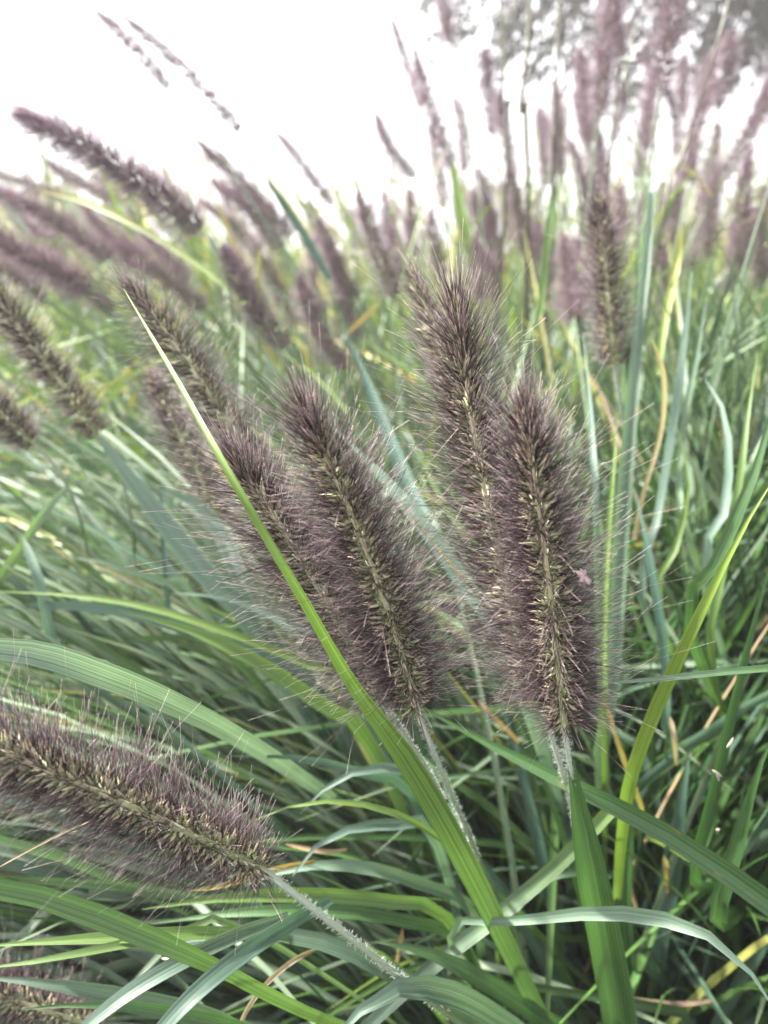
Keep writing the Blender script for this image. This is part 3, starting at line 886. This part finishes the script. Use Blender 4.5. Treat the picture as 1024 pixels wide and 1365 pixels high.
# ------------------------------------------------------------------ the mass of foliage, nobody could count it
def clump_blades(center, n, lmin, lmax, lean_mu, lean_sd, az_mu=None, az_sd=None, wid=.0032, spread=.07, pal=None, droop=1.0):
    r = rng
    n = int(n * 1.7)
    az = r.random(n) * 6.283 if az_mu is None else r.normal(az_mu, az_sd, n)
    lean = np.clip(np.abs(r.normal(lean_mu, lean_sd, n)), .03, 1.35)
    L = r.uniform(lmin, lmax, n)
    org = np.asarray(center) + np.stack([r.normal(0, spread, n), r.normal(0, spread, n), np.zeros(n)], 1)
    S = 12
    t = np.linspace(0, 1, S)
    kb = r.uniform(.5, 1.55, n) * droop
    ang = lean[:, None] * .55 + (lean[:, None] * .55 + kb[:, None]) * t[None, :] ** 1.7       # from vertical
    ang = np.minimum(ang, 2.5)
    kink = (r.random(n) < .12)[:, None] * (t[None, :] > r.uniform(.5, .85, n)[:, None]) * .9
    ang = ang + kink
    aa = az[:, None] + (r.normal(0, .22, n)[:, None]) * t[None, :]
    dirs = np.stack([np.sin(ang) * np.cos(aa), np.sin(ang) * np.sin(aa), np.cos(ang)], -1)
    step = dirs[:, :-1] * (L / (S - 1))[:, None, None]
    ctr = np.concatenate([org[:, None, :], org[:, None, :] + np.cumsum(step, 1)], 1)
    ctr[..., 2] = np.maximum(ctr[..., 2], .004 + .01 * r.random((n, 1)))
    tan = norm(np.gradient(ctr, axis=1))
    horiz = np.stack([-np.sin(aa), np.cos(aa), np.zeros_like(aa)], -1)
    ph = (r.normal(0, .38, n)[:, None] + r.normal(0, .6, n)[:, None] * t[None, :])
    nr = norm(np.cross(horiz, tan))
    nr = np.where(nr[..., 2:3] < 0, -nr, nr)
    side = horiz * np.cos(ph)[..., None] + nr * np.sin(ph)[..., None]
    nr2 = norm(np.cross(tan, side))
    nr2 = np.where(np.sum(nr2 * nr, -1, keepdims=True) < 0, -nr2, nr2)
    half = (wid * r.uniform(.65, 1.35, n))[:, None] * np.interp(t, [0, .25, .6, .88, 1], [.75, 1, .95, .5, .04])[None, :]
    pal = pal or ['teal', 'teal', 'mid', 'mid', 'green', 'grey', 'deep', 'yg']
    base = np.array([C[p] for p in pal])[r.integers(0, len(pal), n)]
    base = base * r.uniform(.75, 1.25, (n, 1))
    tipc = base * np.array([1.25, 1.12, .85])
    dry = r.random(n) < .02
    base = np.where(dry[:, None], np.array(C['straw']) * r.uniform(.5, 1, (n, 1)), base)
    tipc = np.where(dry[:, None], np.array(C['tan']), tipc)
    wid = np.where(dry, .0020, wid)
    half = half * (wid / np.max(wid))[:, None]
    ytip = r.random(n) < .025
    tipc = np.where(ytip[:, None], np.array(C['yellow']), tipc)
    col = base[:, None, :] * (1 - t[None, :, None] ** 2) + tipc[:, None, :] * t[None, :, None] ** 2
    return ctr, side, nr2, half, col

def keep_clear(ctr):
    """leave out blades that would stand in the open space between the viewer and the spikes"""
    px, py, d = proj(ctr.reshape(-1, 3))
    px, py, d = (a.reshape(ctr.shape[:2]) for a in (px, py, d))
    inf = (px > -80) & (px < 1104) & (py > -80) & (py < 1420)
    lim = np.interp(py, [200, 400, 650, 900, 1050, 1365], [.85, .70, .46, .42, .385, .37])
    lim = np.where((px < 330) & (py < 560), np.maximum(lim, .56), lim)
    lim = np.where(px > 840, np.minimum(lim, np.interp(py, [300, 600, 1365], [.58, .44, .37])), lim)
    bad = (d < lim) & inf & (d > 0)
    bad |= (np.abs(d) < .30) & (d > -0.1) & (np.abs(px - 512) < 900) & (d > 0)
    bad |= inf & (py < 120) & (d > 0)          # nothing but spikes, stalks and twigs stands that high
    return ~bad.any(1)

acc = []
def add(*a, **k):
    f = clump_blades(*a, **k)
    ok = keep_clear(f[0])
    acc.append([x[ok] for x in f])

FRONT = ['teal', 'mid', 'mid', 'green', 'deep', 'grey', 'green', 'deep']
MIDP = ['teal', 'teal', 'pale', 'grey', 'teal', 'pale', 'mid', 'yg']
BACK = ['yg', 'yellow', 'lime', 'yg', 'pale', 'lime', 'yg', 'grey']
add(CA, 520, .40, .80, .38, .28, droop=.45, wid=.0031, spread=.06, pal=FRONT)
add(CB, 900, .40, .74, .28, .24, droop=.40, wid=.0031, spread=.09, pal=FRONT)
add(CF, 800, .35, .66, .9, .35, az_mu=math.pi * .93, az_sd=.6, wid=.0031, spread=.06, pal=FRONT, droop=.75)
add(CA, 260, .40, .72, .75, .3, az_mu=math.pi * .88, az_sd=.5, wid=.0031, spread=.06, pal=FRONT, droop=.7)
add(CF, 760, .45, .78, .75, .25, az_mu=math.pi * .96, az_sd=.42, wid=.0032, spread=.05, pal=['teal', 'pale', 'grey', 'mid', 'pale', 'mid', 'pale'], droop=.9)
add(CF, 480, .28, .50, 1.15, .2, az_mu=math.pi * .98, az_sd=.45, wid=.0034, spread=.05, pal=['mid', 'yg', 'mid', 'pale', 'grey'], droop=.7)
add(CB, 420, .42, .76, .26, .2, droop=.40, wid=.0046, spread=.09, pal=['teal', 'grey', 'teal', 'pale', 'mid'])
add([.30, .44, 0], 420, .35, .72, .28, .22, droop=.40, wid=.0031, spread=.06, pal=FRONT)
add(CL, 420, .35, .65, .7, .35, wid=.0031, spread=.09, pal=MIDP)
add([-.08, .62, 0], 420, .35, .65, .7, .35, az_mu=math.pi * .85, az_sd=.9, wid=.0031, spread=.09, pal=MIDP)
add([.12, .75, 0], 420, .40, .78, .35, .25, droop=.6, wid=.0031, spread=.09, pal=MIDP)
add([.60, .62, 0], 340, .40, .74, .30, .22, droop=.45, wid=.0031, spread=.09, pal=MIDP)
add([-.35, .45, 0], 120, .25, .50, .8, .35, wid=.0031, spread=.07, pal=FRONT)
add([-.12, .46, 0], 160, .25, .50, .9, .35, az_mu=math.pi, az_sd=.5, wid=.0031, spread=.07, pal=FRONT)
for yy in np.arange(.95, 4.2, .36):
    half_w = .62 * yy + .35
    for xx in np.arange(-half_w, half_w + .01, .36):
        c = [xx + rng.normal(0, .07), yy + rng.normal(0, .07), 0]
        far = min(max((yy - .9) / 1.6, 0), 1)
        n = int(230 - 140 * far)
        pal = MIDP if rng.random() > .35 + .6 * far else BACK
        lx = np.interp(c[0] / yy, [-.5, .0, .5], [.75, .45, .28])
        add(c, n, .44, .80 if c[0] < .05 * yy else .75, lx, .32, az_mu=math.pi * .95 if c[0] < .0 * yy else None, az_sd=1.1, wid=.0046, spread=.09, pal=pal, droop=.55 if c[0] > .05 * yy else .95)
for yy in np.arange(1.0, 2.8, .3):
    for xx in np.arange(-.45 * yy, .62 * yy, .28):
        add([xx + rng.normal(0, .08), yy + rng.normal(0, .08), 0], 16, .80, 1.08, .20 if xx > 0 else .40, .16, az_mu=math.pi * .95 if xx < .1 else None, az_sd=.8,
            wid=.0044, spread=.08, pal=['yg', 'lime', 'mid', 'yellow', 'pale', 'yg'], droop=.5)
add(CF, 420, .38, .66, .95, .3, az_mu=math.pi * .97, az_sd=.45, wid=.0021, spread=.05, pal=['pale', 'mid', 'yg', 'teal', 'pale', 'grey'], droop=.8)
ctr, side, nrm_, half, col = (np.concatenate([a[i] for a in acc]) for i in range(5))
v, q, uv, cc = ribbons(ctr, side, nrm_, half, rng.uniform(.15, .6, len(ctr)), col, rng.random(len(ctr)) * 40)
fo = link("grass_foliage", build_mesh("grass_foliage", v, q, uv, cc, M_FOLIAGE))
fo['kind'] = "stuff"
fo['label'] = "dense mass of arching green grass leaves filling the bed behind the single blades"
fo['category'] = "grass"

# ------------------------------------------------------------------ bare stalks and bits
def stalk(pts, wpx, label, nodes=6, group="thin bare stalks against the sky"):
    W3 = np.array([P(*p) for p in pts])
    root = W3[-1] * np.array([1, 1, 0]) + np.array([rng.normal(0, .04), .05, 0])
    path = catmull(list(W3) + [root], 30)
    d = pts[0][2]
    r0 = 1.35 * wpx * d / FPX / 2
    v1 = tubes(path[None] - root, np.linspace(r0 * .55, r0 * 1.3, 30)[None], 5, rand=[.5])
    e = thing("bare_stalk", root, label, "stalk", group, build_mesh("bare_stalk", *v1, None, M_STALK))
    vis = path[:18]
    n = nodes
    t = rng.random(n)
    pos, tan = axis_frames(vis, t)
    rad = norm(rng.normal(0, 1, (n, 3)))
    ln = .0075 * (.6 + rng.random(n))
    k = np.array([0, .35, .7, 1])
    sp = pos[:, None, :] + norm(rad - tan * .6)[:, None, :] * (ln[:, None] * k)[..., None]
    v2 = tubes(sp - root, .0012 * np.array([[.5, 1, .7, .1]]) * np.ones((n, 1)), 4)
    link("spikelets", build_mesh("spikelets", *v2, None, M_STALK), e)
    return e

stalk([(976,-20,.62),(950,80,.62),(922,170,.62),(898,240,.63),(884,290,.64)], 5, "long dark bare stalk slanting down from the top right")
stalk([(664,-20,.80),(671,40,.80),(672,90,.80),(668,150,.81),(676,240,.82)], 5, "dark beaded stalk dropping from the top edge right of centre", nodes=26)
stalk([(706,-20,.80),(705,50,.80),(699,95,.80),(696,160,.81),(704,235,.82)], 7, "thick green grey knobbly stalk at the top edge right of centre", nodes=60)
stalk([(746,-10,.80),(744,60,.80),(741,120,.80),(738,200,.81),(736,260,.82)], 6, "golden stalk with an orange knot at upper right", nodes=14)
stalk([(846,30,.70),(838,85,.70),(828,130,.70),(814,200,.72)], 4, "thin dark stalk beside the big fringed spike at upper right", nodes=14)

def husk(px, py, d, lpx, wpx, ang, label, mat_=M_HUSK, name="seed_husk", cat="seed husk", nest=0):
    c = P(px, py, d)
    a = RGT * math.cos(ang) - UPV * math.sin(ang) * -1
    L, W = lpx * d / FPX, wpx * d / FPX
    parts = []
    for i in range(1 + nest):
        k = np.linspace(-.5, .5, 9)
        dirv = norm(a + rng.normal(0, .28, 3) * (nest > 0))
        off = rng.normal(0, W * .25, 3) * (nest > 0)
        bowv = -FWD * L * .12
        pts = off + dirv * (k * L)[:, None] + bowv * (1 - 4 * k[:, None] ** 2)
        parts.append(tubes(pts[None], (W / 2 * np.sqrt(np.clip(1 - (2 * k) ** 2, .01, 1)) * (1.1 - .5 * (k + .5)))[None], 7))
    return thing(name, c, label, cat, None, build_mesh(name, *merge(parts), None, mat_))

husk(776, 769, .236, 24, 8, 2.2, "pinkish papery bract caught on the right side of the foremost upright spike", M_BRACT, "dried_bract", "bract", nest=5)
husk(973, 990, .31, 17, 5, 1.0, "upper whitish husk stuck on blades at lower right")
husk(956, 1030, .31, 17, 5, -1.0, "lower whitish husk stuck on blades at lower right", nest=1)
husk(957, 1106, .33, 6, 5, .3, "tiny pale speck of husk below the two whitish husks")
husk(214, 1260, .30, 20, 4, .3, "small white husk lying on yellow green blades at lower left")
husk(232, 1276, .31, 34, 6, .08, "long tan husk lying in the shade at lower left")

# ------------------------------------------------------------------ weeping tree beyond the bed, upper right
def tree():
    root = np.array([2.3, 3.3, 0.0])
    e = thing("weeping_tree", root, "fine leaved weeping tree hanging dark twigs into the top right of the sky", "tree")
    tp = catmull([root, root + [-.05, 0, .9], root + [.06, .05, 1.5], root + [.0, 0, 2.2]], 16)
    link("trunk", build_mesh("trunk", *tubes(tp[None] - root, np.linspace(.11, .05, 16)[None], 10), None, M_BARK), e)
    limbs, twigs, leaves_o, leaves_d, = [], [], [], []
    targets = []
    for i in range(75):                      # where twigs hang, seen as a curtain thicker to the right
        px = 1100 - 560 * rng.random() ** 1.7
        d = rng.uniform(2.3, 3.2)
        ybot = np.interp(px, [540, 700, 850, 960, 1100], [60, 130, 150, 120, 90]) * rng.uniform(.25, 1.15)
        targets.append((px, ybot, d))
    for i in range(13):
        targets.append((rng.uniform(860, 1080), rng.uniform(15, 105), rng.uniform(2.3, 2.9)))
    for i in range(8):
        targets.append((rng.uniform(680, 780), rng.uniform(60, 130), rng.uniform(2.3, 2.9)))
    for i in range(26):
        targets.append((rng.uniform(1100, 1900), rng.uniform(20, 300), rng.uniform(2.4, 3.6)))
    for px, yb, d in targets:
        end = P(px, yb, d)
        start = root + np.array([rng.normal(0, .12), rng.normal(0, .12), rng.uniform(1.5, 2.2)])
        top = np.array([end[0] * .8 + start[0] * .2, end[1] * .85 + start[1] * .15, max(end[2] + rng.uniform(.3, .6), start[2] * .9)])
        path = catmull([start, (start + top) / 2 + [0, 0, .22], top, end * .6 + top * .4 + [rng.normal(0, .03), 0, 0], end], 22)
        limbs.append(tubes(path[None] - root, np.linspace(.014, .0018, 22)[None], 5))
        nl = int(rng.uniform(110, 230))
        t = .40 + .6 * rng.random(nl) ** .8
        pos, tan = axis_frames(path, t)
        side = rng.normal(0, 1, (nl, 3))
        o = pos + side * np.abs(rng.normal(0, .026, (nl, 1)))
        leaves_o.append(o)
        leaves_d.append(norm(tan * .6 + side * .5 + [0, 0, -.4]))
    link("branches", build_mesh("branches", *merge(limbs), None, M_BARK), e)
    o, dd = np.concatenate(leaves_o), np.concatenate(leaves_d)
    n = len(o)
    ln = rng.uniform(.016, .042, n)
    k = np.array([0, .35, .75, 1])
    pts = o[:, None, :] + dd[:, None, :] * (ln[:, None] * k)[..., None]
    tv = tubes(pts - root, .0056 * np.array([[.2, 1, .7, .05]]) * rng.uniform(.9, 1.3, (n, 1)), 4)
    link("leaves", build_mesh("leaves", *tv, None, M_TREELEAF), e)
tree()

def shrub(root, w_, h_, label, n=2600):
    root = np.asarray(root, float)
    e = thing("autumn_shrub", root, label, "shrub")
    stems = []
    lo, ld = [], []
    for i in range(26):
        a = rng.random() * 6.283
        end = root + np.array([math.cos(a) * w_ * rng.uniform(.2, 1), math.sin(a) * w_ * rng.uniform(.2, 1) * .6, h_ * rng.uniform(.5, 1)])
        path = catmull([root + rng.normal(0, .05, 3) * [1, 1, 0], (root + end) / 2 + [0, 0, h_ * .15], end], 10)
        stems.append(tubes(path[None] - root, np.linspace(.018, .004, 10)[None], 4))
        m = n // 26
        pos, tan = axis_frames(path, .35 + .65 * rng.random(m))
        lo.append(pos + rng.normal(0, .06, (m, 3)))
        ld.append(norm(rng.normal(0, 1, (m, 3))))
    link("stems", build_mesh("stems", *merge(stems), None, M_BARK), e)
    o, dd = np.concatenate(lo), np.concatenate(ld)
    k = np.array([0, .35, .75, 1])
    pts = o[:, None, :] + dd[:, None, :] * (.045 * k)[None, :, None]
    link("leaves", build_mesh("leaves", *tubes(pts - root, .012 * np.array([[.2, 1, .7, .05]]) * np.ones((len(o), 1)), 4), None, M_SHRUBLEAF), e)
shrub((-2.5, 4.7, 0), .5, 1.25, "peach coloured shrub far off at the left edge of the skyline")
shrub((-1.75, 5.0, 0), .4, 1.0, "low pinkish shrub far off, right of the peach one")

# ------------------------------------------------------------------ bright hazy air
def haze_box():
    lo, hi = np.array([-14.2, -4.2, -1.0]), np.array([14.2, 22.2, 4.6])
    V = np.array([[(lo, hi)[i][0], (lo, hi)[j][1], (lo, hi)[k][2]] for i in (0, 1) for j in (0, 1) for k in (0, 1)])
    Q = [[0, 1, 3, 2], [4, 6, 7, 5], [0, 4, 5, 1], [2, 3, 7, 6], [0, 2, 6, 4], [1, 5, 7, 3]]
    m, nt = mat("hazy_air")
    pv = N(nt, 'ShaderNodeVolumePrincipled')
    pv.inputs['Color'].default_value = (.97, .93, .96, 1)
    pv.inputs['Density'].default_value = HAZE
    pv.inputs['Anisotropy'].default_value = 0.3
    o = N(nt, 'ShaderNodeOutputMaterial')
    nt.links.new(pv.outputs[0], o.inputs['Volume'])
    h = link("haze", build_mesh("haze", V, Q, None, None, m, smooth=False))
    h['kind'] = "stuff"
    h['label'] = "bright pale haze hanging over the grass bed and beyond"
    h['category'] = "haze"
HAZE = 0.022
haze_box()

# ------------------------------------------------------------------ ground
gv, gq = [], []
xs = np.concatenate([[-14, -9, -6], np.linspace(-3, 3, 31), [6, 9, 14]])
ys = np.concatenate([[-4, -2], np.linspace(-.5, 5, 28), [9, 14, 22]])
X, Y = np.meshgrid(xs, ys)
Z = np.where((np.abs(X) < 4) & (np.abs(Y) < 5.5), rng.normal(-.004, .004, X.shape), 0)
V = np.stack([X, Y, Z], -1)
idx = np.arange(X.size).reshape(X.shape)
Q = np.stack([idx[:-1, :-1], idx[:-1, 1:], idx[1:, 1:], idx[1:, :-1]], -1)
g = link("ground", build_mesh("ground", V, Q, None, None, ground_material()))
g['kind'] = "structure"
